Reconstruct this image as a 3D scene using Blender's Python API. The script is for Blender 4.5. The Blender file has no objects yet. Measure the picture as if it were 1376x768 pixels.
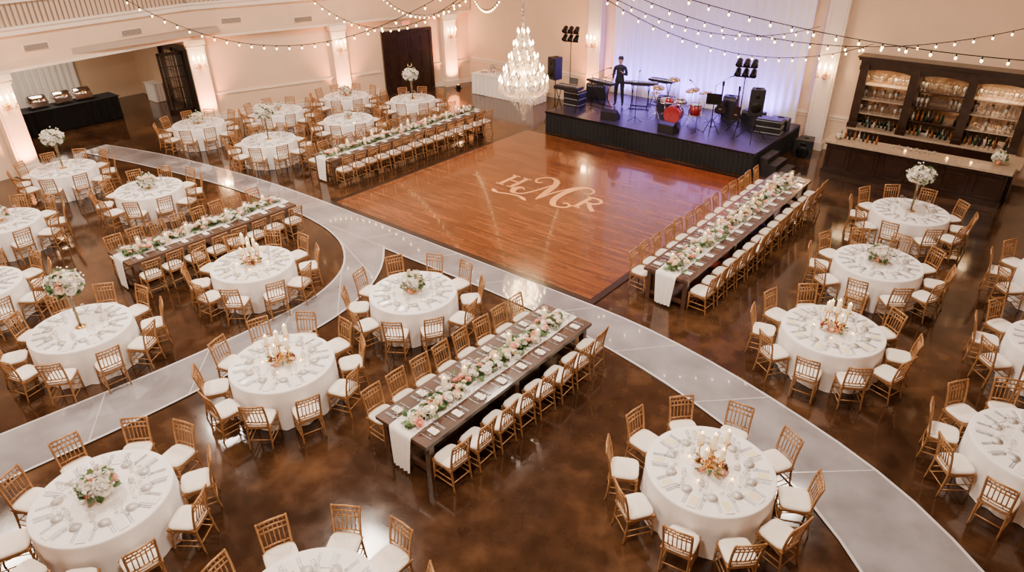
import bpy, math, random
import numpy as np
from math import sin, cos, pi, radians, atan2, hypot
random.seed(7); rng=np.random.RandomState(7)
S=bpy.context.scene
# ---------------------------------------------------------------- materials
MATS={}
def _p(m): return m.node_tree.nodes["Principled BSDF"]
def setin(b,n,v):
    if n in b.inputs: b.inputs[n].default_value=v
def mat(name,col,rough=.5,metal=0,noise=0.0,nscale=8,bump=0,emit=None,es=0,trans=0,coat=0,alpha=1,sheen=0,sss=0):
    m=bpy.data.materials.new(name);m.use_nodes=True;nt=m.node_tree;b=_p(m)
    c=(*col,1)
    setin(b,"Base Color",c);setin(b,"Roughness",rough);setin(b,"Metallic",metal)
    if trans: setin(b,"Transmission Weight",trans)
    if coat: setin(b,"Coat Weight",coat);setin(b,"Coat Roughness",.08)
    if sheen: setin(b,"Sheen Weight",sheen)
    if alpha<1: setin(b,"Alpha",alpha)
    if emit: setin(b,"Emission Color",(*emit,1));setin(b,"Emission Strength",es)
    tc=nt.nodes.new("ShaderNodeTexCoord")
    if noise or bump:
        n=nt.nodes.new("ShaderNodeTexNoise");n.inputs["Scale"].default_value=nscale;n.inputs["Detail"].default_value=4
        nt.links.new(tc.outputs["Object"],n.inputs["Vector"])
        if noise:
            r=nt.nodes.new("ShaderNodeValToRGB");lo=tuple(max(0,x*(1-noise)) for x in col);hi=tuple(min(1,x*(1+noise)) for x in col)
            r.color_ramp.elements[0].position=.3;r.color_ramp.elements[1].position=.7
            r.color_ramp.elements[0].color=(*lo,1);r.color_ramp.elements[1].color=(*hi,1)
            nt.links.new(n.outputs["Fac"],r.inputs["Fac"]);nt.links.new(r.outputs["Color"],b.inputs["Base Color"])
        if bump:
            bp=nt.nodes.new("ShaderNodeBump");bp.inputs["Strength"].default_value=bump;bp.inputs["Distance"].default_value=.01
            nt.links.new(n.outputs["Fac"],bp.inputs["Height"]);nt.links.new(bp.outputs["Normal"],b.inputs["Normal"])
    MATS[name]=m;return m
mat("wall_paint",(.76,.555,.39),.75,noise=.03,nscale=1.5)
mat("trim_paint",(.84,.73,.61),.5,noise=.02)
mat("ceiling_paint",(.45,.35,.27),.8,noise=.02,nscale=2)
mat("cloth_white",(.91,.87,.85),.85,noise=.02,nscale=6,sheen=.2)
mat("cloth_runner",(.88,.84,.80),.9,noise=.05,nscale=15)
mat("cloth_black",(.003,.003,.005),.85,noise=.3,nscale=10)
mat("gold_chair",(.37,.185,.070),.36,.35,noise=.2,nscale=20)
mat("cushion_white",(.88,.80,.70),.8,noise=.03)
mat("dark_wood",(.022,.008,.004),.3,noise=.4,nscale=5,coat=.2)
mat("gold_metal",(.78,.44,.12),.25,.9,noise=.05)
mat("silver",(.42,.43,.47),.35,.5,noise=.05)
mat("chrome",(.8,.8,.82),.12,1,noise=.02)
mat("black_plastic",(.007,.007,.009),.45,noise=.3)
mat("black_metal",(.010,.010,.010),.35,.6,noise=.2)
mat("grille",(.016,.016,.018),.6,.3,noise=.6,nscale=90)
mat("napkin",(.90,.87,.85),.9,noise=.03)
mat("menu_card",(.86,.76,.46),.7,noise=.02)
mat("porcelain",(.88,.86,.84),.15,noise=.01)
mat("rose_white",(.95,.91,.84),.65,noise=.04,nscale=30)
mat("rose_cream",(.94,.78,.58),.65,noise=.06,nscale=30)
mat("rose_blush",(.90,.46,.36),.65,noise=.1,nscale=30)
mat("rose_red",(.35,.05,.05),.6,noise=.2,nscale=30)
mat("leaf_green",(.045,.105,.022),.5,noise=.4,nscale=12)
mat("leaf_sage",(.12,.19,.075),.6,noise=.3,nscale=12)
mat("candle_wax",(.92,.82,.62),.5,noise=.02,emit=(1,.72,.36),es=.5)
mat("flame",(1,.7,.3),.5,emit=(1,.55,.16),es=18)
mat("bulb_warm",(1,.85,.6),.4,emit=(1,.64,.27),es=20)
mat("bulb_chandelier",(1,.9,.75),.4,emit=(1,.70,.36),es=34)
mat("screen_glow",(.05,.05,.08),.2,emit=(.35,.4,1),es=1.5)
mat("lens_amber",(.3,.1,.03),.2,emit=(1,.4,.12),es=4)
mat("stage_deck",(.026,.021,.045),.35,noise=.25,nscale=2)
mat("keys_white",(.85,.85,.85),.3,noise=.01)
mat("drum_red",(.30,.010,.02),.2,noise=.15,coat=.8)
mat("drum_head",(.75,.73,.76),.5,noise=.03)
mat("brass",(.75,.55,.2),.25,1,noise=.1)
mat("granite",(.42,.32,.23),.2,noise=.45,nscale=45)
mat("bottle_green",(.01,.04,.015),.1,noise=.2)
mat("bottle_amber",(.22,.07,.012),.1,noise=.2)
mat("bottle_clear",(.45,.42,.38),.08,noise=.05)
mat("back_mirror",(.42,.28,.17),.08,.85,noise=.03)
mat("skin",(.50,.28,.18),.5,noise=.05)
mat("hair_dark",(.012,.008,.006),.6,noise=.3)
mat("suit_black",(.008,.008,.011),.7,noise=.3)
mat("vent_grey",(.2,.16,.13),.5,.2,noise=.1)
mat("exit_red",(.8,.05,.03),.4,emit=(1,.08,.04),es=2)
mat("food_mix",(.5,.25,.1),.6,noise=.7,nscale=25)
mat("case_grey",(.08,.08,.09),.5,noise=.2)
mat("path_edge",(.58,.56,.58),.15,noise=.03)
mat("path_seam",(.46,.44,.455),.15,noise=.03)
def glassmat(name,tint,fac):
    m=bpy.data.materials.new(name);m.use_nodes=True;nt=m.node_tree
    nt.nodes.remove(_p(m));o=nt.nodes["Material Output"]
    t=nt.nodes.new("ShaderNodeBsdfTransparent");t.inputs[0].default_value=(*tint,1)
    g=nt.nodes.new("ShaderNodeBsdfGlossy");g.inputs["Roughness"].default_value=.06
    d=nt.nodes.new("ShaderNodeBsdfTranslucent");d.inputs[0].default_value=(.95,.93,.9,1)
    mm=nt.nodes.new("ShaderNodeMixShader");mm.inputs[0].default_value=.5
    nt.links.new(g.outputs[0],mm.inputs[1]);nt.links.new(d.outputs[0],mm.inputs[2])
    fr=nt.nodes.new("ShaderNodeLayerWeight");fr.inputs[0].default_value=.45
    mu=nt.nodes.new("ShaderNodeMath");mu.operation='MULTIPLY_ADD';mu.inputs[1].default_value=.6;mu.inputs[2].default_value=fac
    nt.links.new(fr.outputs["Facing"],mu.inputs[0])
    mx=nt.nodes.new("ShaderNodeMixShader")
    nt.links.new(mu.outputs[0],mx.inputs[0]);nt.links.new(t.outputs[0],mx.inputs[1]);nt.links.new(mm.outputs[0],mx.inputs[2])
    nt.links.new(mx.outputs[0],o.inputs[0]);MATS[name]=m
glassmat("glass",(.96,.96,.96),.05)
glassmat("crystal",(1,.93,.84),.4)
def nodes(name):
    m=bpy.data.materials.new(name);m.use_nodes=True;MATS[name]=m
    return m,m.node_tree,_p(m)
# stained concrete
m,nt,b=nodes("stained_concrete")
tc=nt.nodes.new("ShaderNodeTexCoord")
n1=nt.nodes.new("ShaderNodeTexNoise");n1.inputs["Scale"].default_value=.55;n1.inputs["Detail"].default_value=6;n1.inputs["Roughness"].default_value=.6
n2=nt.nodes.new("ShaderNodeTexNoise");n2.inputs["Scale"].default_value=3;n2.inputs["Detail"].default_value=8
nt.links.new(tc.outputs["Object"],n1.inputs["Vector"]);nt.links.new(tc.outputs["Object"],n2.inputs["Vector"])
mx=nt.nodes.new("ShaderNodeMath");mx.operation='MULTIPLY_ADD';mx.inputs[1].default_value=.35
nt.links.new(n2.outputs["Fac"],mx.inputs[0]);nt.links.new(n1.outputs["Fac"],mx.inputs[2])
r=nt.nodes.new("ShaderNodeValToRGB");cr=r.color_ramp
cr.elements[0].position=.5;cr.elements[0].color=(.018,.0075,.0038,1)
cr.elements[1].position=.88;cr.elements[1].color=(.110,.051,.022,1)
e=cr.elements.new(.68);e.color=(.044,.0195,.009,1)
nt.links.new(mx.outputs[0],r.inputs["Fac"]);nt.links.new(r.outputs["Color"],b.inputs["Base Color"])
r2=nt.nodes.new("ShaderNodeMapRange");r2.inputs["To Min"].default_value=.04;r2.inputs["To Max"].default_value=.18
nt.links.new(n2.outputs["Fac"],r2.inputs["Value"]);nt.links.new(r2.outputs[0],b.inputs["Roughness"])
setin(b,"Specular IOR Level",.6)
# wood planks
def plank(name,c1,c2,mort,rough,bw,rh,rot=0,nz=.3,coat=.35):
    m,nt,b=nodes(name);tc=nt.nodes.new("ShaderNodeTexCoord");mp=nt.nodes.new("ShaderNodeMapping")
    mp.inputs["Rotation"].default_value=(0,0,rot);nt.links.new(tc.outputs["Object"],mp.inputs[0])
    br=nt.nodes.new("ShaderNodeTexBrick");br.inputs["Scale"].default_value=1;br.inputs["Brick Width"].default_value=bw;br.inputs["Row Height"].default_value=rh
    br.inputs["Mortar Size"].default_value=.004;br.inputs["Color1"].default_value=(*c1,1);br.inputs["Color2"].default_value=(*c2,1);br.inputs["Mortar"].default_value=(*mort,1)
    br.inputs["Bias"].default_value=-.1
    nt.links.new(mp.outputs[0],br.inputs["Vector"])
    m2=nt.nodes.new("ShaderNodeMapping");m2.inputs["Scale"].default_value=(1,9,9);nt.links.new(mp.outputs[0],m2.inputs[0])
    n=nt.nodes.new("ShaderNodeTexNoise");n.inputs["Scale"].default_value=1.2;n.inputs["Detail"].default_value=6;nt.links.new(m2.outputs[0],n.inputs["Vector"])
    mr=nt.nodes.new("ShaderNodeMapRange");mr.inputs["From Min"].default_value=.3;mr.inputs["From Max"].default_value=.7;mr.inputs["To Min"].default_value=1-nz;mr.inputs["To Max"].default_value=1+nz;nt.links.new(n.outputs["Fac"],mr.inputs["Value"])
    hs=nt.nodes.new("ShaderNodeHueSaturation");nt.links.new(br.outputs["Color"],hs.inputs["Color"]);nt.links.new(mr.outputs[0],hs.inputs["Value"])
    nt.links.new(hs.outputs[0],b.inputs["Base Color"]);setin(b,"Roughness",rough);setin(b,"Coat Weight",coat);setin(b,"Coat Roughness",.07)
plank("dance_parquet",(.205,.060,.014),(.115,.031,.0075),(.035,.010,.003),.25,1.5,.10,nz=.4,coat=.7)
plank("dance_border",(.022,.009,.005),(.015,.007,.004),(.01,.005,.003),.3,2,.1)
plank("farm_wood",(.085,.036,.017),(.055,.024,.012),(.012,.006,.004),.42,4,.19,rot=pi/2)
# acrylic walkway
m,nt,b=nodes("acrylic_walkway");tc=nt.nodes.new("ShaderNodeTexCoord")
n=nt.nodes.new("ShaderNodeTexNoise");n.inputs["Scale"].default_value=1.2;n.inputs["Detail"].default_value=5;nt.links.new(tc.outputs["Object"],n.inputs["Vector"])
r=nt.nodes.new("ShaderNodeValToRGB");r.color_ramp.elements[0].position=.3;r.color_ramp.elements[1].position=.75
r.color_ramp.elements[0].color=(.19,.18,.195,1);r.color_ramp.elements[1].color=(.37,.355,.375,1)
nt.links.new(n.outputs["Fac"],r.inputs[0]);nt.links.new(r.outputs[0],b.inputs["Base Color"]);setin(b,"Roughness",.07);setin(b,"Coat Weight",1);setin(b,"Coat Roughness",.03);setin(b,"Specular IOR Level",.7)
# ---------------------------------------------------------------- mesh builder
class MB:
    def __init__(s): s.v=[];s.f=[];s.m=[];s.s=[];s.mi={};s.n=0
    def mid(s,n):
        if n not in s.mi: s.mi[n]=len(s.mi)
        return s.mi[n]
    def add(s,V,F,mt,smooth=True,M=None):
        V=np.asarray(V,float)
        if M is not None: V=V@M[:3,:3].T+M[:3,3]
        k=s.mid(mt);o=s.n
        s.v.append(V);s.n+=len(V)
        for f in F: s.f.append(tuple(i+o for i in f))
        s.m+= [k]*len(F);s.s+=[smooth]*len(F)
    def merge(s,o,M=None):
        V=np.concatenate(o.v)
        if M is not None: V=V@M[:3,:3].T+M[:3,3]
        inv={v:k for k,v in o.mi.items()};mp={k:s.mid(n) for k,n in inv.items()}
        off=s.n;s.v.append(V);s.n+=len(V)
        s.f+=[tuple(i+off for i in f) for f in o.f];s.m+=[mp[k] for k in o.m];s.s+=o.s
    def box(s,c,d,mt,rz=0,smooth=False,taper=1,M=None):
        x,y,z=[q/2 for q in d];t=taper
        V=np.array([(-x,-y,-z),(x,-y,-z),(x,y,-z),(-x,y,-z),(-x*t,-y*t,z),(x*t,-y*t,z),(x*t,y*t,z),(-x*t,y*t,z)],float)
        if rz:
            cc,ss=cos(rz),sin(rz);V=V@np.array([[cc,ss,0],[-ss,cc,0],[0,0,1]])
        V=V+np.array(c)
        s.add(V,[(0,3,2,1),(4,5,6,7),(0,1,5,4),(1,2,6,5),(2,3,7,6),(3,0,4,7)],mt,smooth,M)
    def tube(s,P,r,mt,n=6,closed=False,caps=True,M=None):
        P=np.asarray(P,float);k=len(P)
        R=np.full(k,r,float) if np.isscalar(r) else np.asarray(r,float)
        T=np.zeros_like(P);T[1:-1]=P[2:]-P[:-2];T[0]=P[1]-P[0];T[-1]=P[-1]-P[-2]
        if closed: T[0]=T[-1]=P[1]-P[-2]
        T/=np.linalg.norm(T,axis=1)[:,None]+1e-12
        a=np.array([0,0,1.]) if abs(T[0][2])<.9 else np.array([1.,0,0])
        V=[];u=np.cross(T[0],a);u/=np.linalg.norm(u)
        for i in range(k):
            u=u-T[i]*(u@T[i]);u/=np.linalg.norm(u)+1e-12;w=np.cross(T[i],u)
            for j in range(n):
                q=2*pi*j/n;V.append(P[i]+R[i]*(cos(q)*u+sin(q)*w))
        F=[(i*n+j,i*n+(j+1)%n,(i+1)*n+(j+1)%n,(i+1)*n+j) for i in range(k-1) for j in range(n)]
        if caps: F+=[tuple(range(n))[::-1],tuple((k-1)*n+j for j in range(n))]
        s.add(V,F,mt,True,M)
    def cyl(s,a,b,r1,mt,r2=None,n=12,M=None):
        s.tube([a,b],[r1,r1 if r2 is None else r2],mt,n,M=M)
    def lathe(s,prof,mt,n=16,c=(0,0,0),M=None,smooth=True,fn=None):
        V=[];k=len(prof)
        for (r_,z) in prof:
            for j in range(n):
                q=2*pi*j/n;rr=r_+(fn(q,z) if fn else 0);V.append((c[0]+rr*cos(q),c[1]+rr*sin(q),c[2]+z))
        F=[(i*n+j,i*n+(j+1)%n,(i+1)*n+(j+1)%n,(i+1)*n+j) for i in range(k-1) for j in range(n)]
        if prof[0][0]>1e-4: F.append(tuple(range(n))[::-1])
        if prof[-1][0]>1e-4: F.append(tuple((k-1)*n+j for j in range(n)))
        s.add(V,F,mt,smooth,M)
    def ball(s,c,r,mt,n=8,k=6,sc=(1,1,1),M=None):
        V=[];
        for i in range(k+1):
            p=pi*i/k
            for j in range(n):
                q=2*pi*j/n;V.append((c[0]+r*sc[0]*sin(p)*cos(q),c[1]+r*sc[1]*sin(p)*sin(q),c[2]-r*sc[2]*cos(p)))
        F=[(i*n+j,i*n+(j+1)%n,(i+1)*n+(j+1)%n,(i+1)*n+j) for i in range(k) for j in range(n)]
        s.add(V,F,mt,True,M)
    def mesh(s,name):
        me=bpy.data.meshes.new(name);me.from_pydata(np.concatenate(s.v).tolist(),[],s.f)
        for nme in s.mi: me.materials.append(MATS[nme])
        me.polygons.foreach_set("material_index",s.m);me.polygons.foreach_set("use_smooth",s.s)
        me.update();return me
    def obj(s,name,loc=(0,0,0),rz=0,parent=None,sc=None):
        return inst(name,s.mesh(name),loc,rz,parent,sc)
def inst(name,me,loc=(0,0,0),rz=0,parent=None,sc=None):
    o=bpy.data.objects.new(name,me);o.location=loc;o.rotation_euler=(0,0,rz)
    if sc: o.scale=sc
    S.collection.objects.link(o)
    if parent: o.parent=parent
    return o
def TR(x,y,z,rz=0,sc=1):
    M=np.eye(4);c,s_=cos(rz),sin(rz);M[:3,:3]=np.array([[c,-s_,0],[s_,c,0],[0,0,1]])*sc;M[:3,3]=(x,y,z);return M
def align(d,pos,sc=1,spin=0):
    d=np.asarray(d,float);d/=np.linalg.norm(d);a=np.array([1.,0,0]) if abs(d[0])<.8 else np.array([0,1.,0])
    u=np.cross(a,d);u/=np.linalg.norm(u);w=np.cross(d,u)
    c,s_=cos(spin),sin(spin);u,w=u*c+w*s_,-u*s_+w*c
    M=np.eye(4);M[:3,0]=u*sc;M[:3,1]=w*sc;M[:3,2]=d*sc;M[:3,3]=pos;return M
def crom(P,k=8,closed=False):
    P=[np.array(p,float) for p in P];n=len(P);out=[]
    g=lambda i:P[i%n] if closed else P[max(0,min(n-1,i))]
    for i in range(n if closed else n-1):
        a,b_,c,d=g(i-1),g(i),g(i+1),g(i+2)
        for j in range(k):
            t=j/k;out.append(.5*((2*b_)+(-a+c)*t+(2*a-5*b_+4*c-d)*t*t+(-a+3*b_-3*c+d)*t**3))
    out.append(P[0] if closed else P[-1]);return np.array(out)
# ---------------------------------------------------------------- camera
f,th,yaw,H,roll=919.2,radians(29.6),radians(-40.09),7.741,radians(-.85)
cy_,sy_=cos(yaw),sin(yaw)
fw=np.array([sy_*cos(th),cy_*cos(th),-sin(th)]);rr=np.array([cy_,-sy_,0.]);uu=np.cross(rr,fw)
rr,uu=rr*cos(roll)+uu*sin(roll),-rr*sin(roll)+uu*cos(roll)
from mathutils import Matrix, Vector
cd=bpy.data.cameras.new("camera");cd.sensor_width=36;cd.lens=f/1376*36;cd.clip_end=200
co=bpy.data.objects.new("camera",cd);S.collection.objects.link(co)
co.matrix_world=Matrix(((rr[0],uu[0],-fw[0],0),(rr[1],uu[1],-fw[1],0),(rr[2],uu[2],-fw[2],H),(0,0,0,1)))
S.camera=co
# ---------------------------------------------------------------- room shell
CEIL=8.8;YB=24.6
b=MB();b.box((-14,9.5,-.1),(46,34,.2),"stained_concrete");b.obj("floor")
b=MB();b.box((-14,9.5,CEIL+.1),(46,34,.2),"ceiling_paint");b.obj("ceiling")
def wallbox(mb,p,q,z0,z1,t,mt,off=0):
    p=np.array(p,float);q=np.array(q,float);d=(q-p)/np.linalg.norm(q-p);n=np.array([d[1],-d[0]])
    a=p+n*off;b_=q+n*off;c=b_+n*t;e=a+n*t
    V=[(*a,z0),(*b_,z0),(*c,z0),(*e,z0),(*a,z1),(*b_,z1),(*c,z1),(*e,z1)]
    mb.add(V,[(0,3,2,1),(4,5,6,7),(0,1,5,4),(1,2,6,5),(2,3,7,6),(3,0,4,7)],mt,False)
A0=(-25.2,-6.0);A1=(-26.15,6.3);A2=(-27.0,13.2);A3=(-23.15,YB)
L=np.array(A3)-np.array(A2);Ld=L/np.linalg.norm(L);Ln=np.array([Ld[1],-Ld[0]]);Lang=atan2(Ld[1],Ld[0])
def onL(y,off=0):
    t=(y-A2[1])/Ld[1];p=np.array(A2)+Ld*t+Ln*off;return p
b=MB();wallbox(b,A2,A3,0,3.3,.2,"wall_paint",-.2);wallbox(b,A0,A1,0,3.3,.2,"wall_paint",-.2)
wallbox(b,A2,A3,3.2,CEIL,.45,"wall_paint",-.2);wallbox(b,A1,A2,3.2,CEIL,.45,"wall_paint",-.2);wallbox(b,A0,A1,3.2,CEIL,.45,"wall_paint",-.2)
b.obj("wall_left")
b=MB();b.box((-8,YB+.1,CEIL/2),(32,.2,CEIL),"wall_paint");b.obj("wall_back")
b=MB();b.box((7.1,9.3,CEIL/2),(.2,31,CEIL),"wall_paint");b.obj("wall_right")
b=MB();b.box((-9,-6.1,CEIL/2),(33,.2,CEIL),"wall_paint");b.obj("wall_front")
b=MB()
for (p,q) in ((A0,A1),(A1,A2),(A2,A3)):
    wallbox(b,p,q,4.25,4.42,.12,"trim_paint",.25);wallbox(b,p,q,4.42,4.5,.18,"trim_paint",.25);wallbox(b,p,q,3.2,3.28,.04,"trim_paint",.25)
    wallbox(b,p,q,5.15,5.22,.1,"trim_paint",.28)
b.obj("trim_1")
b=MB()
for (p,q) in ((A0,A1),(A1,A2),(A2,A3)):
    p=np.array(p);q=np.array(q);d=(q-p);Ln_=np.linalg.norm(d);d/=Ln_;n=np.array([d[1],-d[0]])
    for i in range(int(Ln_/.16)):
        c=p+d*(.08+i*.16)+n*.34;b.box((c[0],c[1],4.82),(.03,.03,.66),"vent_grey",rz=atan2(d[1],d[0]))
b.obj("balcony_railing")
b=MB();b.box((-13,YB-.02,1.15),(20,.05,.07),"trim_paint");b.box((-13,YB-.015,1.05),(20,.03,.04),"trim_paint")
wallbox(b,A2,onL(20.3),1.0,1.07,.05,"trim_paint");wallbox(b,onL(22.8),A3,1.0,1.07,.05,"trim_paint");wallbox(b,A2,onL(20.3),.25,.29,.02,"trim_paint");b.obj("trim_2")
b=MB();b.box((-8,YB-.02,.09),(30,.04,.18),"trim_paint");b.obj("baseboard_back")
b=MB();wallbox(b,A2,onL(20.3),0,.18,.04,"trim_paint");wallbox(b,onL(22.8),A3,0,.18,.04,"trim_paint");b.obj("baseboard_left")
for i,(p,q,t,z) in enumerate(((A1,A2,.2,3.82),(A1,A2,.66,3.8),(A2,A3,.13,3.75),(A2,A3,.36,3.55))):
    p=np.array(p);q=np.array(q);d=q-p;d/=np.linalg.norm(d);c=p+(q-p)*t
    b=MB();b.box((0,0,0),(.8,.04,.2),"trim_paint")
    for k in range(6): b.box((0,-.025,-.075+.03*k),(.72,.02,.016),"vent_grey")
    n=np.array([d[1],-d[0]]);c=c+n*.27
    b.obj("air_vent",(c[0],c[1],z),atan2(d[1],d[0]))
def pilaster(x,y,rz,h,w=.62,dep=.32):
    b=MB();b.box((0,0,h/2),(w,dep,h),"trim_paint");b.box((0,0,.14),(w+.1,dep+.1,.28),"trim_paint")
    b.box((0,0,h-.1),(w+.12,dep+.12,.2),"trim_paint");b.box((0,0,h-.28),(w+.06,dep+.06,.05),"trim_paint")
    for sx in (-1,1):
        b.box((sx*w*.36,-dep/2-.005,h/2),(.03,.02,h-.9),"trim_paint")
    return b.obj("pilaster_column",(x,y,0),rz)
def spot(loc,to,col,en,ang=60,blend=.8,size=.08,name="spot"):
    l=bpy.data.lights.new(name,'SPOT');l.energy=en;l.color=col;l.spot_size=radians(ang);l.spot_blend=blend;l.shadow_soft_size=size
    o=bpy.data.objects.new(name,l);S.collection.objects.link(o)
    d=Vector(to)-Vector(loc);o.location=loc;o.rotation_euler=d.to_track_quat('-Z','Y').to_euler();return o
def uplight(x,y,tx,ty,col=(1,.30,.10),en=1000):
    b=MB();b.lathe([(.09,0),(.1,.02),(.1,.15),(.085,.17),(.07,.165)],"black_metal",14)
    b.box((0,0,.01),(.24,.24,.02),"black_metal");b.lathe([(.068,.166),(0,.168)],"lens_amber",14);b.obj("floor_uplight",(x,y,0))
    spot((x,y,.22),(tx,ty,1.7),col,en,90,1,.06,"uplight_beam")
def sconce(x,y,z,rz):
    b=MB();b.lathe([(.0,-.16),(.03,-.14),(.05,-.05),(.03,.0)],"gold_metal",10,(0,-.05,0))
    for sx in (-.14,0,.14):
        b.tube(crom([(0,-.06,-.08),(sx*.6,-.14,-.12),(sx,-.16,-.02)],5),.008,"gold_metal",6)
        b.lathe([(.03,0),(.035,.02),(.015,.02)],"gold_metal",8,(sx,-.16,-.02));b.cyl((sx,-.16,0),(sx,-.16,.09),.011,"candle_wax",n=8)
        b.lathe([(.0,.09),(.03,.12),(.024,.16),(0,.22)],"bulb_chandelier",8,(sx,-.16,0))
        for k in range(5):
            q=k*2*pi/5;b.lathe([(0,-.13),(.014,-.09),(0,-.03)],"crystal",5,(sx+.04*cos(q),-.16+.04*sin(q),0))
    b.obj("wall_sconce",(x,y,z),rz,sc=(1.3,1.3,1.5))
    l=bpy.data.lights.new("sconce_glow",'POINT');l.energy=55;l.color=(1,.55,.25);l.shadow_soft_size=.1
    o=bpy.data.objects.new("sconce_glow",l);S.collection.objects.link(o);o.location=(x+sin(rz)*.36,y-cos(rz)*.36,z+.12)
def pil_left(p,rz):
    n=np.array([sin(rz),-cos(rz)]);c=np.array(p)+n*.14
    pilaster(c[0],c[1],rz,3.2);f_=c+n*.72;uplight(f_[0],f_[1],c[0],c[1]);s_=c+n*.17;sconce(s_[0],s_[1],2.35,rz)
pil_left(A1,atan2(A2[1]-A1[1],A2[0]-A1[0]));pil_left((A2[0]+.05,A2[1]+.05),Lang)
pil_left(onL(18.6),Lang);pil_left(onL(23.55),Lang)
for x in (-15.95,-6.8):
    pilaster(x,YB-.15,0,CEIL,.62,.3);uplight(x+(.12 if x<-10 else .1),YB-.9,x,YB-.3,en=1000);sconce(x,YB-.32,2.6,0)
def door_panels(b,w,h,x0,mt="dark_wood",glass=False):
    b.box((x0+w/2,0,h/2),(w,.06,h),mt) if not glass else None
    if glass:
        for (cx,cz,sx,sz) in ((x0+.05,h/2,.1,h),(x0+w-.05,h/2,.1,h),(x0+w/2,h-.06,w,.12),(x0+w/2,.12,w,.24)): b.box((cx,0,cz),(sx,.05,sz),mt)
        for k in range(1,5): b.box((x0+w/2,0,.24+(h-.36)*k/5),(w-.2,.03,.03),mt)
        b.box((x0+w/2,0,h/2),(.03,.03,h-.3),mt);b.box((x0+w/2,0,h/2),(w-.18,.008,h-.3),"glass");return
    for (z0,z1) in ((.18,.85),(1.0,1.75),(1.9,h-.15)):
        if z1-z0<.1: continue
        for sx in (0,1):
            ww=w/2-.16;cx=x0+.11+ww/2+sx*(ww+.1)
            b.box((cx,-.035,(z0+z1)/2),(ww,.02,z1-z0),mt);b.box((cx,-.05,(z0+z1)/2),(ww-.1,.02,z1-z0-.1),mt)
b=MB();door_panels(b,1.06,2.55,-1.08);door_panels(b,1.06,2.55,.02)
for sx in (-1,1):
    b.cyl((sx*.09,-.09,.95),(sx*.09,-.09,1.25),.015,"brass",n=8);b.box((sx*.09,-.06,1.1),(.05,.02,.36),"brass")
    b.box((sx*1.14,0,1.31),(.13,.14,2.62),"dark_wood")
b.box((0,0,2.65),(2.41,.16,.14),"dark_wood")
c=onL(21.6,.08);b.obj("door_1",(c[0],c[1],0),Lang)
b=MB();b.box((0,0,0),(.36,.06,.2),"trim_paint");
for k,x in enumerate((-.11,-.035,.035,.11)): b.box((x,-.035,0),(.045,.01,.11),"exit_red")
c=onL(21.6,.1);b.obj("exit_sign",(c[0],c[1],2.98),Lang)
# back room beyond opening
b=MB();b.box((-34.1,8.5,1.7),(.2,12,3.4),"wall_paint");b.obj("wall_annex_far")
b=MB();b.box((-30.6,13.9,1.7),(7,.2,3.4),"wall_paint");b.obj("wall_annex_side")
b=MB();b.box((-30.2,2.4,1.7),(8,.2,3.4),"wall_paint");b.obj("wall_annex_near")
b=MB();b.box((-30.2,8,3.5),(8,12,.2),"ceiling_paint");b.obj("ceiling_annex")
def curtain(mb,p,q,z0,z1,mt,amp=.05,per=.22,rows=8,flare=0):
    p=np.array(p,float);q=np.array(q,float);Ln_=np.linalg.norm(q-p);d=(q-p)/Ln_;n=np.array([d[1],-d[0]])
    k=int(Ln_/per*8)+2;V=[]
    for j in range(rows+1):
        t=j/rows
        for i in range(k):
            s_=Ln_*i/(k-1);w=sin(2*pi*s_/per+.7*sin(s_*1.7))*amp*(1+.35*sin(s_*2.3+t*1.5))*(.7+.3*(1-t))
            c=p+d*s_+n*(w+flare*(1-t));V.append((c[0],c[1],z0+(z1-z0)*t))
    F=[(j*k+i,j*k+i+1,(j+1)*k+i+1,(j+1)*k+i) for j in range(rows) for i in range(k-1)]
    mb.add(V,F,mt,True)
b=MB();curtain(b,(-33.85,6.6),(-33.85,11.2),.05,2.7,"cloth_white",.05,.25);b.cyl((-33.85,6.4,2.75),(-33.85,11.4,2.75),.03,"dark_wood",n=8);b.obj("window_curtain")
b=MB();door_panels(b,1.0,2.5,-1.2,glass=True);b.box((-1.25,0,1.3),(.1,.2,2.6),"dark_wood");b.box((1.25,0,1.3),(.1,.2,2.6),"dark_wood");b.box((0,0,2.6),(2.6,.2,.12),"dark_wood")
b.box((.5,.08,1.25),(1.4,.02,2.5),"black_plastic")  # black sheet stands in for the darkness of the open doorway
b2=MB();door_panels(b2,1.0,2.5,0,glass=True);b.merge(b2,TR(.9,-.1,0,-1.9));b.obj("door_2",(-29.6,13.68,0))
b=MB();curtain(b,(-31.3,11.3),(-31.3,7.3),.02,.9,"cloth_black",.02,.3,4);curtain(b,(-30.4,7.3),(-30.4,11.3),.02,.9,"cloth_black",.03,.3,4)
curtain(b,(-30.4,11.3),(-31.3,11.3),.02,.9,"cloth_black",.02,.3,4);curtain(b,(-31.3,7.3),(-30.4,7.3),.02,.9,"cloth_black",.02,.3,4)
b.box((-30.85,9.3,.9),(1.0,4.1,.03),"cloth_black");b.obj("catering_table")
ch=MB()
ch.box((0,0,.12),(.36,.56,.1),"chrome");ch.box((0,0,.18),(.4,.6,.03),"chrome")
V=[];k=12
for i in range(k+1):
    a=pi*i/k
    for y in (-.28,-.24,.24,.28): V.append((.19*cos(a)*(1 if abs(y)<.27 else .85),y,.2+.17*sin(a)*(1 if abs(y)<.27 else .85)))
ch.add(V,[(i*4+j,i*4+j+1,(i+1)*4+j+1,(i+1)*4+j) for i in range(k) for j in range(3)]+[tuple(i*4 for i in range(k+1)),tuple(i*4+3 for i in range(k+1))[::-1]],"chrome")
for sx in (-.16,.16):
    for sy in (-.25,.25): ch.cyl((sx,sy,0),(sx,sy,.12),.012,"chrome",n=6)
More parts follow.
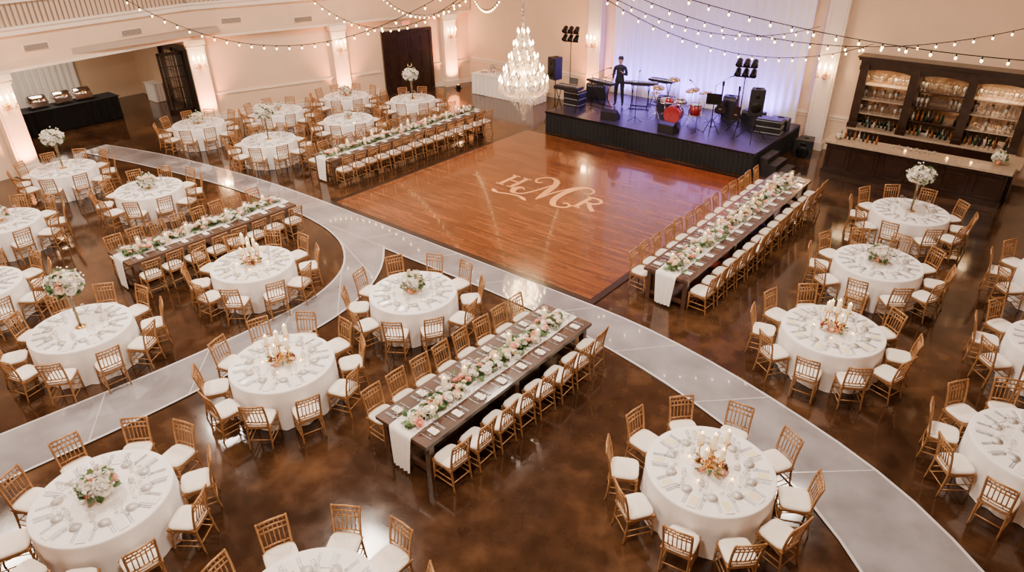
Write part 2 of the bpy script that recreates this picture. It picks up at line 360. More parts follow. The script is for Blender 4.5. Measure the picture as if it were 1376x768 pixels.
ch.tube(crom([(.2,-.08,.26),(.26,0,.28),(.2,.08,.26)],4),.01,"gold_metal",6);chm=ch.mesh("chafing_dish")
for y in (8.55,9.4,10.15): inst("chafing_dish",chm,(-30.85,y,.915),0,sc=(1.3,1.1,1.35))
b=MB();curtain(b,(-32.4,13.3),(-31.6,13.3),.02,.8,"cloth_white",.015,.2,3);b.box((-32,13.5,.8),(.84,.5,.03),"cloth_white");curtain(b,(-31.6,13.3),(-31.6,13.7),.02,.8,"cloth_white",.015,.2,3);b.obj("side_table")
# ---------------------------------------------------------------- dance floor
DX0,DX1,DY0,DY1=-16.15,-6.85,10.85,20.15;BW=.17
b=MB();cx,cyy=(DX0+DX1)/2,(DY0+DY1)/2
b.box((cx,cyy,.015),(DX1-DX0-2*BW,DY1-DY0-2*BW,.03),"dance_parquet")
for (x,y,sx,sy) in ((cx,DY0+BW/2,DX1-DX0,BW),(cx,DY1-BW/2,DX1-DX0,BW),(DX0+BW/2,cyy,BW,DY1-DY0-2*BW),(DX1-BW/2,cyy,BW,DY1-DY0-2*BW)):
    b.box((x,y,.015),(sx,sy,.03),"dance_border")
b.obj("dance_floor")
mat("monogram_light",(.66,.30,.10),.45,noise=.03,emit=(1,.48,.17),es=.22)  # projected monogram light, put into colour and glow of flat ribbons
def ribbon(mb,P,w,z,mt,k=10,thin=None):
    Q=crom([(p[0],p[1],0) for p in P],k)[:,:2];n=len(Q);T=np.gradient(Q,axis=0);T/=np.linalg.norm(T,axis=1)[:,None]+1e-9
    N=np.stack([-T[:,1],T[:,0]],1);V=[]
    for i in range(n):
        ww=w*(thin(i/(n-1),T[i]) if thin else 1)
        for s_ in (-1,1): V.append((*(Q[i]+N[i]*s_*ww/2),z))
    mb.add(V,[(2*i,2*i+1,2*i+3,2*i+2)[::-1] for i in range(n-1)],mt,False)
b=MB();ca=lambda t,T:(.5+.8*max(0,-T[1]))*min(1,.25+6*t,.25+6*(1-t))
for i,P in enumerate(([(-.70,-.34),(-.88,-.26),(-1.0,-.45),(-.85,-.70),(-.58,-.62),(-.40,-.2),(-.28,.35),(-.18,.80)],
 [(-.62,.46),(-.80,.38),(-.95,.62),(-.74,.92),(-.42,.88),(-.2,.55),(-.08,.0),(.02,-.72)],
 [(.02,-.72),(.12,-.1),(.28,.4),(.45,.80)],
 [(.86,.50),(1.04,.52),(1.06,.78),(.84,.93),(.6,.84),(.45,.5),(.4,0),(.48,-.45),(.70,-.76),(1.0,-.74),(1.10,-.55),(.94,-.42),(.82,-.5)],
 [(-1.55,-.86),(-1.25,-1.0),(-.9,-.9),(-.5,-.85),(-.15,-1.0)])):
    ribbon(b,P,.16,.034+.0006*i,"monogram_light",10,ca)
def bar_(x0,y0,x1,y1,w=.09): ribbon(b,[(x0,y0),(x1,y1)],w,.033,"monogram_light",2)
ox=-1.42
bar_(ox-.22,-.42,ox-.22,.42,.14);bar_(ox+.22,-.42,ox+.22,.42,.14);bar_(ox-.2,.03,ox+.2,.03,.07)
for x in (-.22,.22):
    for y in (-.42,.42): bar_(ox+x-.15,y,ox+x+.15,y,.06)
ox=1.42
bar_(ox-.18,-.46,ox-.18,.38,.14);bar_(ox-.32,-.46,ox-.02,-.46,.06);bar_(ox-.32,.38,ox+.02,.38,.06)
ribbon(b,[(ox-.15,.38),(ox+.12,.37),(ox+.26,.19),(ox+.12,0),(ox-.15,-.02)],.10,.035,"monogram_light",8);ribbon(b,[(ox+.0,-.01),(ox+.18,-.25),(ox+.42,-.46)],.13,.0355,"monogram_light",5)
b.obj("projected_monogram",(cx,cyy,0))
# ---------------------------------------------------------------- walkway
def strip(mb,U,Lo,z,nseam,mt="acrylic_walkway",k=48):
    def res(P):
        Q=crom([(p[0],p[1],0) for p in P],12)[:,:2];s_=np.concatenate([[0],np.cumsum(np.linalg.norm(np.diff(Q,axis=0),axis=1))])
        t=np.linspace(0,s_[-1],k+1);return np.stack([np.interp(t,s_,Q[:,0]),np.interp(t,s_,Q[:,1])],1)
    A,B=res(U),res(Lo);V=[(*p,z) for p in A]+[(*p,z) for p in B]+[(*p,.001) for p in A]+[(*p,.001) for p in B];n=k+1
    F=[(i,i+1,n+i+1,n+i)[::-1] for i in range(k)]+[(i,2*n+i,2*n+i+1,i+1) for i in range(k)]+[(n+i,n+i+1,3*n+i+1,3*n+i) for i in range(k)]
    mb.add(V,F,mt,False)
    zz=z+.002
    ribbon(mb,A[::4].tolist(),.045,zz,"path_edge",4);ribbon(mb,B[::4].tolist(),.045,zz,"path_edge",4)
    for i in range(0,n,max(1,k//nseam)): ribbon(mb,[A[i],(A[i]+B[i])/2,B[i]],.026,zz+.001,"path_seam",2)
b=MB()
strip(b,[(-27.2,9.2),(-24.5,9.95),(-22.6,10.3),(-19.4,10.7),(-16.2,10.83),(-11.5,10.84),(-6.9,10.83),(-5.4,10.75),(-4,10.5),(-2.6,10.15),(-1.3,9.7),(-.3,9.25),(.5,8.7),(1.6,7.7),(2.6,6.5),(3.4,5)],
 [(-27.0,8.3),(-24.2,8.95),(-22.2,9.35),(-19.3,9.75),(-16.2,9.85),(-11.5,9.9),(-7.6,9.9),(-5.9,9.7),(-4.4,9.4),(-3.1,9.05),(-1.9,8.55),(-1.0,8.0),(-.3,7.4),(.5,6.5),(1.4,5.4),(2.1,4.2)],.02,16)
strip(b,[(-12.6,9.92),(-11.7,9.0),(-11.05,7.8),(-10.8,6.5),(-10.8,5),(-10.8,3.5),(-10.9,2),(-11.1,0),(-11.3,-3)],
 [(-16.0,9.86),(-14.2,9.6),(-12.9,8.9),(-12.1,7.9),(-11.85,6.7),(-11.85,5.2),(-11.95,3.6),(-12.15,2),(-12.4,0),(-12.7,-3)],.026,8)
b.obj("acrylic_walkway")
# ---------------------------------------------------------------- chair
def chair_mb():
    b=MB();G="gold_chair"
    for sx in (-1,1):
        b.tube([(sx*.195,.195,0),(sx*.19,.19,.2),(sx*.185,.185,.45)],[.013,.017,.017],G,6)
        b.tube(crom([(sx*.185,-.235,0),(sx*.18,-.2,.25),(sx*.178,-.185,.45),(sx*.182,-.215,.7),(sx*.187,-.27,.93)],3),[.014]*3+[.018]*9+[.015],G,6)
        for z in (.14,.25): b.cyl((sx*.19,.19,z),(sx*.182,-.21,z),.009,G,n=5)
        for z in (.1,.3,.4): b.lathe([(.0165,-.008),(.021,0),(.0165,.008)],G,6,(sx*.188,.19,z))
        b.tube(crom([(sx*.187,.187,.36),(sx*.187,0,.41),(sx*.18,-.19,.36)],3),.008,G,5)
    for z in (.17,.27): b.cyl((-.19,.19,z),(.19,.19,z),.009,G,n=5)
    b.cyl((-.18,-.21,.2),(.18,-.21,.2),.009,G,n=5)
    b.box((0,0,.44),(.41,.41,.035),G)
    def by(z): return -.185-(z-.45)*.03/.25 if z<.7 else -.215-(z-.7)*.055/.23
    for z,r_ in ((.915,.016),(.845,.012),(.775,.011),(.56,.012),(.505,.009)): b.tube([(-.185,by(z),z),(0,by(z)-.012,z),(.185,by(z),z)],r_,G,6)
    for i in range(5):
        x=-.115+.0575*i;b.tube([(x,by(.56)-.008,.56),(x,by(.845)-.008,.845)],.0095,G,5)
    for x in (-.145,-.086,-.029,.029,.086,.145): b.tube([(x,by(.845)-.008,.845),(x,by(.915)-.008,.915)],.007,G,4)
    for x in (-.09,.09): b.tube([(x,by(.505)-.008,.505),(x,by(.56)-.008,.56)],.007,G,4)
    out=[]
    n=24
    for j in range(n):
        a=2*pi*j/n;c_,s_=cos(a),sin(a);k=(abs(c_)**5+abs(s_)**5)**(-1/5);out.append((c_*k,s_*k))
    V=[]
    for (s_,z) in ((.195,.458),(.208,.47),(.21,.488),(.2,.505),(.165,.515),(.09,.518)): V+=[(x*s_,y*s_,z) for x,y in out]
    F=[(i*n+j,i*n+(j+1)%n,(i+1)*n+(j+1)%n,(i+1)*n+j) for i in range(5) for j in range(n)]+[tuple(5*n+j for j in range(n))]
    b.add(V,F,"cushion_white");return b
CH=chair_mb().mesh("dining_chair")
def chair(x,y,rz): # faces local +Y
    inst("dining_chair",CH,(x,y,0),rz+random.uniform(-.08,.08))
# ---------------------------------------------------------------- flowers
def rose_template():
    b=MB();b.ball((0,0,.45),.42,"X",7,4,(1,1,1.15));
    for ring,(n,rad,h,op,ph) in enumerate(((4,.5,1.0,.1,0),(5,.68,.85,.42,.4),(5,.8,.55,.75,1.1))):
        for i in range(n):
            q=2*pi*i/n+ph;w=2*pi/n*.62;V=[]
            for t in (0,.5,1):
                for a in (-1,0,1):
                    r_=rad*(.35+.65*t**.7)+op*t*t*.35;z=h*t-(.18*abs(a)*t);V.append((r_*cos(q+a*w*(.5+.5*t)),r_*sin(q+a*w*(.5+.5*t)),z+.05))
            b.add(V,[(0,1,4,3),(1,2,5,4),(3,4,7,6),(4,5,8,7)],"X")
    return np.concatenate(b.v),b.f
RV,RF=rose_template()
def rose(mb,pos,d,r_,mt): mb.add(RV,RF,mt,True,align(d,pos,r_,random.random()*6))
LV=np.array([(0,0,0),(.28,.35,.05),(.3,.7,.02),(0,1,-.12),(-.3,.7,.02),(-.28,.35,.05),(0,.5,-.03)])
LF=[(0,1,6),(1,2,6),(2,3,6),(3,4,6),(4,5,6),(5,0,6)]
def leaf(mb,pos,d,ln,mt):
    d=np.asarray(d,float);d/=np.linalg.norm(d)+1e-9
    n=np.array([0,0,1.])+rng.randn(3)*.4;u=np.cross(d,n);u/=np.linalg.norm(u)+1e-9;w=np.cross(u,d)
    M=np.eye(4);M[:3,0]=u*ln;M[:3,1]=d*ln;M[:3,2]=w*ln;M[:3,3]=pos;mb.add(LV,LF,mt,True,M)
def bouquet(mb,c,R,n,zs=.85,leafn=60,pal=(.55,.3,.15),rs=.06,low=-.35,spread=1.25):
    c=np.array(c,float);g=pi*(3-5**.5)
    for i in range(n):
        z=1-(1-low)*(i+.5)/n;r_=(1-z*z)**.5;q=i*g
        d=np.array([r_*cos(q),r_*sin(q),z])+rng.randn(3)*.08
        k=.85+.22*random.random();p=c+d*R*k*np.array([1,1,zs])
        t=random.random();mt="rose_white" if t<pal[0] else "rose_cream" if t<pal[0]+pal[1] else "rose_blush"
        rose(mb,p-d*rs*.6,d,rs*random.uniform(.8,1.25),mt)
    for i in range(leafn):
        d=rng.randn(3);d[2]=abs(d[2])*.8-.45;d/=np.linalg.norm(d)
        leaf(mb,c+d*R*.7*np.array([1,1,zs]),d+rng.randn(3)*.35,R*random.uniform(.3,.55)*spread/1.25+.03,random.choice(("leaf_green","leaf_green","leaf_sage")))
    for i in range(leafn//6):
        d=rng.randn(3);d[2]=abs(d[2])+.1;d/=np.linalg.norm(d);a=c+d*R*.6;e=c+d*R*spread
        mb.tube([a,e],.003,"leaf_green",3);mb.ball(e,.02,"rose_white",5,3);
        for k in range(2): leaf(mb,a+(e-a)*(.5+.3*k),d+rng.randn(3)*.6,.05,"leaf_sage")
def low_mb():
    b=MB();b.lathe([(.07,0),(.075,.01),(.03,.03),(.025,.06),(.1,.1),(.12,.15),(.11,.15)],"gold_metal",16)
    bouquet(b,(0,0,.19),.22,42,.72,60,pal=(.62,.28,.10),rs=.068);return b.mesh("floral_centerpiece")
def tall_mb():
    b=MB();b.lathe([(.1,0),(.1,.015),(.05,.03),(.03,.1),(.025,.35),(.035,.6),(.06,.74),(.07,.76),(.055,.76)],"glass",14)
    b.lathe([(.1,0),(.1,.014),(.0,.015)],"gold_metal",14);b.cyl((0,0,.01),(0,0,.76),.014,"gold_metal",n=8)
    for k in range(6): b.cyl((.014*cos(k),.014*sin(k),.02),(.024*cos(k),.024*sin(k),.8),.004,"leaf_green",n=4)
    b.ball((0,0,.86),.12,"leaf_green",8,5);bouquet(b,(0,0,.92),.27,62,.9,90,pal=(.85,.13,.02),rs=.076);return b.mesh("tall_floral_arrangement")
def pillar(mb,x,y,z,r_,h):
    mb.lathe([(r_,0),(r_,h-.004),(r_*.9,h),(r_*.6,h-.006),(0,h-.008)],"candle_wax",12,(x,y,z));mb.lathe([(0,0),(.009,.012),(.007,.03),(0,.05)],"flame",6,(x,y,z+h-.004))
def candle_mb():
    b=MB()
    b.lathe([(.1,0),(.1,.01),(.03,.03),(.014,.06),(.014,.24),(.024,.26),(.014,.28),(.014,.34)],"gold_metal",12)
    for k in range(5):
        q=k*2*pi/5+.3;r_=.18;h=(.30,.42,.24,.36,.28)[k]
        b.tube(crom([(0,0,.12),(r_*.6*cos(q),r_*.6*sin(q),.09),(r_*cos(q),r_*sin(q),h*.5),(r_*cos(q),r_*sin(q),h)],4),.011,"gold_metal",6)
        b.lathe([(.015,0),(.05,.014),(.05,.024),(0,.024)],"gold_metal",10,(r_*cos(q),r_*sin(q),h));pillar(b,r_*cos(q),r_*sin(q),h+.02,.036,(.18,.22,.15,.19,.16)[k])
    b.lathe([(.015,0),(.05,.014),(0,.022)],"gold_metal",10,(0,0,.34));pillar(b,0,0,.36,.038,.26)
    for i in range(24):
        q=random.random()*6.3;r_=random.uniform(.03,.22);p=(r_*cos(q),r_*sin(q),random.uniform(.02,.08)+.1*(.22-r_))
        rose(b,p,(cos(q),sin(q),1.2),random.uniform(.028,.048),random.choice(("rose_cream","rose_cream","rose_blush","rose_white","rose_red")))
    for i in range(40):
        q=random.random()*6.3;r_=random.uniform(.05,.2);leaf(b,(r_*cos(q),r_*sin(q),.03+random.random()*.06),(cos(q),sin(q),.3),.09,random.choice(("leaf_green","gold_metal")))
    for k in range(4):
        q=k*pi/2+.7;b.lathe([(.03,0),(.035,.05),(.037,.06)],"glass",8,(.33*cos(q),.33*sin(q),0));b.lathe([(0,.01),(.02,.015),(.01,.03),(0,.035)],"flame",6,(.33*cos(q),.33*sin(q),0))
    return b.mesh("candelabra_centerpiece")
LOW=[low_mb(),low_mb()];TALL=[tall_mb(),tall_mb()];CAN=candle_mb()
# ---------------------------------------------------------------- settings
def glass_(mb,x,y,s_=1,M=None):
    mb.lathe([(.034*s_,0),(.034*s_,.004),(.005,.01),(.004,.08*s_),(.022*s_,.1*s_),(.036*s_,.14*s_),(.037*s_,.165*s_),(.031*s_,.205*s_)],"glass",8,(x,y,0),M=M)
def cutlery(mb,x,kind,y=0,M=None):
    mb.box((x,y-.04,.006),(.011,.11,.004),"silver",M=M);mb.box((x,y+.035,.007),(.007,.05,.004),"silver",M=M)
    if kind=='k': mb.box((x,y+.09,.007),(.015,.1,.003),"silver",M=M)
    elif kind=='s': mb.ball((x,y+.085,.007),.018,"silver",8,4,(.9,1.4,.2),M=M)
    else:
        mb.box((x,y+.07,.007),(.02,.025,.003),"silver",M=M)
        for t in (-.008,0,.008): mb.box((x+t,y+.1,.007),(.0035,.05,.003),"silver",M=M)
def setting_round(mb,M,v=0):
    mb.box((0,0,.007),(.12,.24,.012),"napkin",M=M);mb.box((0,.0,.015),(.09,.16,.003),"menu_card" if v else "porcelain",M=M)
    cutlery(mb,-.095,'f',M=M);cutlery(mb,-.125,'f',M=M);cutlery(mb,.095,'k',M=M);cutlery(mb,.125,'s',M=M)
    glass_(mb,.09,.19,1.0,M);glass_(mb,.02,.235,.85,M)
    mb.lathe([(.05,.002),(.075,.008),(.078,.01)],"porcelain",14,(-.15,.16,0),M=M)
def settings_mesh(v):
    b=MB()
    for i in range(10):
        q=2*pi*i/10;r_=.70;M=TR(r_*cos(q),r_*sin(q),0,q+pi/2);setting_round(b,M,v)
    for k in range(3):
        q=k*2.1+.4;b.lathe([(.03,0),(.045,.03),(.03,.06),(.035,.07)],"porcelain",10,(.37*cos(q),.37*sin(q),0))
    return b.mesh("place_settings")
SET=[settings_mesh(0),settings_mesh(1)]
def cloth_mesh(seed):
    rs=np.random.RandomState(seed);n=144;ph=rs.rand(6)*6.28
    def fn(q,t):
        a=max(0,t)**1.1
        return a*(.022*sin(17*q+ph[0]+.8*sin(3*q+ph[1]))+.010*sin(29*q+ph[2])+.008*sin(7*q+ph[3]))
    prof=[(0.001,.772),(.4,.772),(.8,.772),(.872,.772),(.884,.768),(.89,.755),(.892,.72),(.894,.62),(.896,.5),(.899,.36),(.903,.2),(.907,.06),(.91,.01)]
    V=[]
    for (r_,z) in prof:
        t=(.72-z)/.71
        for j in range(n):
            q=2*pi*j/n;w=r_+(fn(q,t) if t>0 else 0);V.append((w*cos(q),w*sin(q),z))
    k=len(prof);F=[(i*n+j,i*n+(j+1)%n,(i+1)*n+(j+1)%n,(i+1)*n+j)[::-1] for i in range(k-1) for j in range(n)]
    b=MB();b.add(V,F,"cloth_white");b.cyl((0,0,.0),(0,0,.74),.04,"black_metal",n=10);b.lathe([(.3,.0),(.3,.02),(.05,.04)],"black_metal",16)
    return b.mesh("round_banquet_table")
CL=[cloth_mesh(i) for i in range(3)]
T=[(-8.6,1.53,'L',0),(-13.31,3.11,'T',0),(-9.34,4.85,'C',0),(-9.34,7.96,'L',0),(-2.44,7.14,'C',1),(-2.25,11.8,'C',1),(-2.35,15.13,'L',0),(-2.49,18.52,'T',0),
(-13.06,6.6,'C',1),(-19.46,7.33,'L',0),(-23.2,6.5,'T',0),(-24.4,11.5,'L',0),(-20.68,11.98,'T',0),(-20.51,15.2,'S',0),(-20.7,18.59,'T',0),(-23.6,14.3,'S',0),(-23.3,17.3,'L',0),
(-4.95,2.25,'L',0),(1.05,10.5,'L',0),(1.1,13.8,'C',0),(.9,17.0,'L',0),(-16.8,2.35,'L',0),(-20.2,3.9,'L',0)]
for i,(x,y,kind,v) in enumerate(T):
    D=np.array([x,y,.77-H]);zc=D@fw;g=rr*zc-fw*(rr@D);va=np.array([-g[1],g[0]]);
    if va@np.array([x,y])<0: va=-va
    a0=round(atan2(va[1],va[0])+pi/10,2)
    inst("round_banquet_table",CL[i%3],(x,y,0),random.random()*6)
    inst("place_settings",SET[v],(x,y,.774),a0)
    if kind=='L': inst("floral_centerpiece",LOW[i%2],(x,y,.774),random.random()*6)
    elif kind=='T': inst("tall_floral_arrangement",TALL[i%2],(x,y,.774),random.random()*6)
    elif kind=='S': inst("floral_centerpiece",LOW[i%2],(x,y,.774),random.random()*6,sc=(.6,.6,.75))
    else: inst("candelabra_centerpiece",CAN,(x,y,.774),random.random()*6)
    for k in range(10):
        q=a0+2*pi*k/10+random.uniform(-.03,.03);r_=1.14+random.uniform(-.01,.04);chair(x+r_*cos(q),y+r_*sin(q),q+pi/2)
# ---------------------------------------------------------------- long tables
def longtable(cx,y0,y1,w,nch):
    Lt=y1-y0;b=MB();h=.765;b.box((0,0,h-.03),(w,Lt,.06),"farm_wood");b.box((0,0,h-.11),(w-.16,Lt-.2,.1),"farm_wood")
    nl=max(2,int(round(Lt/2.4))+1)
    for i in range(nl):
        y=-Lt/2+.14+(Lt-.28)*i/(nl-1)
        for sx in (-1,1): b.box((sx*(w/2-.1),y,(h-.06)/2),(.1,.1,h-.06),"farm_wood")
        b.box((0,y,.16),(w-.2,.07,.08),"farm_wood")
    b.obj("farm_table",(cx,(y0+y1)/2,0))
    b=MB();rw=.48;z=h+.006;P=[(-Lt/2-.05,.06),(-Lt/2-.04,.35),(-Lt/2-.02,.7),(-Lt/2-.005,z),(-Lt/2+.1,z)]+[(-Lt/2+.1+(Lt-.2)*k/24,z) for k in range(1,25)]+[(Lt/2+.005,z),(Lt/2+.02,.7),(Lt/2+.04,.35),(Lt/2+.05,.1)]
    V=[];k=13
    for (y,zz) in P:
        for j in range(k):
            x=-rw/2+rw*j/(k-1);hang=max(0,(h-zz)/.7)
            V.append((x*(1-.25*hang)+.01*sin(y*5+1),y+(.02*sin(j*2.1)*hang),zz+(.003*sin(x*40+y*7) if hang==0 else 0)))
    b.add(V,[(i*k+j,i*k+j+1,(i+1)*k+j+1,(i+1)*k+j) for i in range(len(P)-1) for j in range(k-1)],"cloth_runner")
    b.obj("table_runner",(cx,(y0+y1)/2,0))
    b=MB()
    for i in range(int(Lt*125)):
        y=random.uniform(-Lt/2+.15,Lt/2-.15);x=rng.randn()*.085+.03*sin(y*3);q=random.random()*6.3
        leaf(b,(x,y,.01+abs(rng.randn())*.04),(cos(q),sin(q)*1.3,random.uniform(0,.6)),random.uniform(.08,.15),random.choice(("leaf_green","leaf_green","leaf_sage")))
    for i in range(int(Lt*26)):
        y=-Lt/2+.2+(Lt-.4)*(i+random.random())/int(Lt*26);x=rng.randn()*.085+.03*sin(y*3);t=random.random()
        rose(b,(x,y,.045+random.random()*.06),(x*3+rng.randn()*.3,rng.randn()*.3,1),random.uniform(.045,.078),"rose_white" if t<.5 else "rose_cream" if t<.76 else "rose_blush")
    b.obj("floral_garland",(cx,(y0+y1)/2,h+.012))
    b=MB();nc=int(Lt*1.7)
    for i in range(nc):
        y=-Lt/2+.3+(Lt-.6)*(i+.5)/nc+random.uniform(-.08,.08);x=random.choice((-.13,.13,0));hh=random.choice((.16,.22,.28))
        pillar(b,x,y,0,.042,hh);b.lathe([(.054,0),(.056,hh+.06),(.054,hh+.062)],"glass",10,(x,y,.0))
    b.obj("table_candles",(cx,(y0+y1)/2,h+.012))
    b=MB();sp=(Lt-.1)/nch
    for i in range(nch):
        y=-Lt/2+.05+sp*(i+.5)
        for sx in (-1,1):
            M=TR(sx*(w/2-.17),y,0,sx*pi/2)
            b.lathe([(.08,.0),(.11,.012),(.113,.014),(.08,.006),(0,.005)],"glass",18,M=M);b.box((0,0,.016),(.11,.17,.016),"napkin",M=M);b.box((0,-.01,.026),(.07,.06,.004),"menu_card",M=M)
            cutlery(b,-.145,'f',M=M);cutlery(b,.14,'k',M=M);cutlery(b,.165,'s',M=M);glass_(b,.12,.14,.95,M);glass_(b,.04,.165,.8,M)
            chair(cx+sx*(w/2+.19+random.uniform(-.02,.03)),(y0+y1)/2+y,sx*pi/2)
    b.obj("place_settings",(cx,(y0+y1)/2,h+.001))
longtable(-6.40,4.93,9.24,1.14,8)
longtable(-5.68,11.8,19.2,1.05,14)
longtable(-15.7,4.84,9.2,1.10,8)
longtable(-17.72,11.9,19.05,1.03,14)
# ---------------------------------------------------------------- stage
SX0,SX1,SY0,SY1,SZ=-15.4,-7.3,20.42,24.35,.75
b=MB();b.box(((SX0+SX1)/2,(SY0+SY1)/2,SZ-.05),(SX1-SX0,SY1-SY0,.1),"stage_deck")
for k in range(1,7): b.box((SX0+(SX1-SX0)*k/7,(SY0+SY1)/2,SZ+.001),(.012,SY1-SY0,.004),"black_metal")
for k in range(1,3): b.box(((SX0+SX1)/2,SY0+(SY1-SY0)*k/3,SZ+.001),(SX1-SX0,.012,.004),"black_metal")
b.box(((SX0+SX1)/2,SY0-.01,SZ-.03),(SX1-SX0+.04,.04,.07),"black_metal")
b.box(((SX0+SX1)/2,(SY0+SY1)/2,SZ/2-.05),(SX1-SX0-.15,SY1-SY0-.15,SZ-.12),"cloth_black")
curtain(b,(SX0,SY0),(SX1,SY0),.01,SZ-.06,"cloth_black",.018,.16,4,.01);curtain(b,(SX1,SY0),(SX1,SY1),.01,SZ-.06,"cloth_black",.018,.16,4,.01)
curtain(b,(SX0,SY1),(SX0,SY0),.01,SZ-.06,"cloth_black",.018,.16,4,.01);b.obj("stage")
b=MB();curtain(b,(-15.1,YB-.12),(-7.55,YB-.12),.02,CEIL-.4,"cloth_white",.07,.3,14);b.cyl((-15.2,YB-.12,CEIL-.38),(-7.5,YB-.12,CEIL-.38),.04,"black_metal");b.obj("stage_curtain")
for x in (-14.4,-13,-11.6,-10.2,-8.6): spot((x,YB-.85,SZ+.1),(x,YB-.1,2.0),(.22,.12,1),520,120,1,.1,"stage_wash")
b=MB()
for k in range(3): b.box((.14+.28*k,0,(.56-.18*k)/2),(.28,1.0,.56-.18*k),"black_plastic");b.box((.14+.28*k,0,.56-.18*k+.005),(.26,.98,.012),"grille")
b.obj("stage_steps",(SX1+.05,21.2,0))
def speaker_mb(w,d,h):
    b=MB();pr=[(-w/2,-d/2),(w/2,-d/2),(w*.36,d/2),(-w*.36,d/2)]
    b.add([(x,y,0) for x,y in pr]+[(x,y,h) for x,y in pr],[(3,2,1,0),(4,5,6,7),(0,1,5,4),(1,2,6,5),(2,3,7,6),(3,0,4,7)],"black_plastic",False)
    b.box((0,-d/2-.01,h/2),(w*.9,.02,h*.92),"grille")
    b.lathe([(w*.36,0),(w*.34,.012),(w*.1,.004),(0,.01)],"black_metal",20,M=align((0,-1,0),(0,-d/2-.02,h*.33)));b.lathe([(w*.16,0),(w*.14,.012),(0,.004)],"black_metal",16,M=align((0,-1,0),(0,-d/2-.02,h*.76)))
    b.box((0,0,h+.012),(.16,.04,.024),"black_metal");return b
def tripod(b,h,r_=.5,zf=.0):
    b.cyl((0,0,.25),(0,0,h),.018,"black_metal",n=8);b.cyl((0,0,.4),(0,0,.5),.03,"black_metal",n=8)
    for k in range(3):
        q=k*2*pi/3+.5;b.cyl((r_*cos(q),r_*sin(q),.01),(0,0,.6),.013,"black_metal",n=6);b.cyl((r_*.5*cos(q),r_*.5*sin(q),.3),(0,0,.27),.009,"black_metal",n=5)
def pole_speaker(x,y,z,rz,h=1.5):
    b=MB();tripod(b,h);b.merge(speaker_mb(.46,.4,.82),TR(0,0,h));b.obj("speaker_on_stand",(x,y,z),rz)
pole_speaker(-16.0,21.8,0,-.3,1.6);pole_speaker(-7.95,21.6,SZ,.4,.85)
def light_tree(x,y,z,h,rz):
    b=MB();tripod(b,h,.5)
    for zz in (h,h-.3):
        b.box((0,0,zz),(.62,.04,.04),"black_metal")
        for k in range(3):
            cx_=-.24+.24*k
            b.tube([(cx_-.1,0,zz+.12),(cx_-.1,0,zz+.02),(cx_+.1,0,zz+.02),(cx_+.1,0,zz+.12)],.01,"black_metal",5)
            a=align((0,-.8,-.6),(cx_,-.02,zz+.14));b.lathe([(.05,-.14),(.09,-.1),(.1,.1),(.11,.12),(.1,.12),(.09,.08)],"black_metal",14,M=a);b.lathe([(.088,.08),(0,.085)],"case_grey",14,M=a)
    b.obj("stage_light_tree",(x,y,z),rz)
light_tree(-15.98,22.75,0,3.15,.2);light_tree(-8.55,21.9,SZ,2.2,.2)
spot((-8.5,21.5,3.0),(-8.8,18.3,0),(1,.10,.06),420,85,1,.1,"stage_par_light");spot((-12.5,21.0,5.5),(-11.5,22.3,.7),(.35,.2,1),800,95,1,.2,"stage_par_light")
def wedge(x,y,rz):
    b=MB();w,d,h=.6,.42,.38
    pr=[(d/2,0),(-d/2,0),(-d/2,h*.8),(-d/2+.12,h),(d/2,.1)]
    V=[(-w/2,-a,c) for a,c in pr]+[(w/2,-a,c) for a,c in pr];n=5
    b.add(V,[tuple(range(n)),tuple(range(n,2*n))[::-1]]+[(i,n+i,n+(i+1)%n,(i+1)%n) for i in range(n)],"black_plastic",False)
    b.add([(-w*.45,-.19,.125),(w*.45,-.19,.125),(w*.45,.07,.385),(-w*.45,.07,.385)],[(0,1,2,3)],"grille",False)
    b.obj("floor_monitor",(x,y,SZ),rz)
wedge(-12.9,20.95,.15+pi);wedge(-10.5,20.8,-.1+pi)
def keyboard(x,y,rz,L_=1.25):
    b=MB();z=.92
    for sx in (-.3,.3):
        b.cyl((sx-.0,-.22,.02),(sx,.22,z-.05),.016,"black_metal",n=6);b.cyl((sx,.22,.02),(sx,-.22,z-.05),.016,"black_metal",n=6)
    for y_ in (-.22,.22): b.cyl((-.4,y_,.02),(.4,y_,.02),.016,"black_metal",n=6);b.cyl((-.35,y_,z-.04),(.35,y_,z-.04),.014,"black_metal",n=6)
    b.box((0,0,z),(L_,.34,.08),"black_plastic");b.box((0,.1,z+.045),(L_*.96,.1,.012),"case_grey")
    nk=int(L_*36)
    for k in range(nk): b.box((-L_*.46+L_*.92*(k+.5)/nk,-.07,z+.045),(L_*.92/nk*.88,.16,.012),"keys_white")
    for k in range(nk-1):
        if k%7 not in (2,6): b.box((-L_*.46+L_*.92*(k+1)/nk,-.04,z+.055),(.012,.1,.014),"black_plastic")
    b.box((.2,.11,z+.055),(.14,.06,.006),"screen_glow");b.obj("electronic_keyboard",(x,y,SZ),rz)
keyboard(-14.15,22.2,-.2+pi);keyboard(-12.85,22.9,.35+pi)
keyboard(-12.45,23.75,0,1.0)
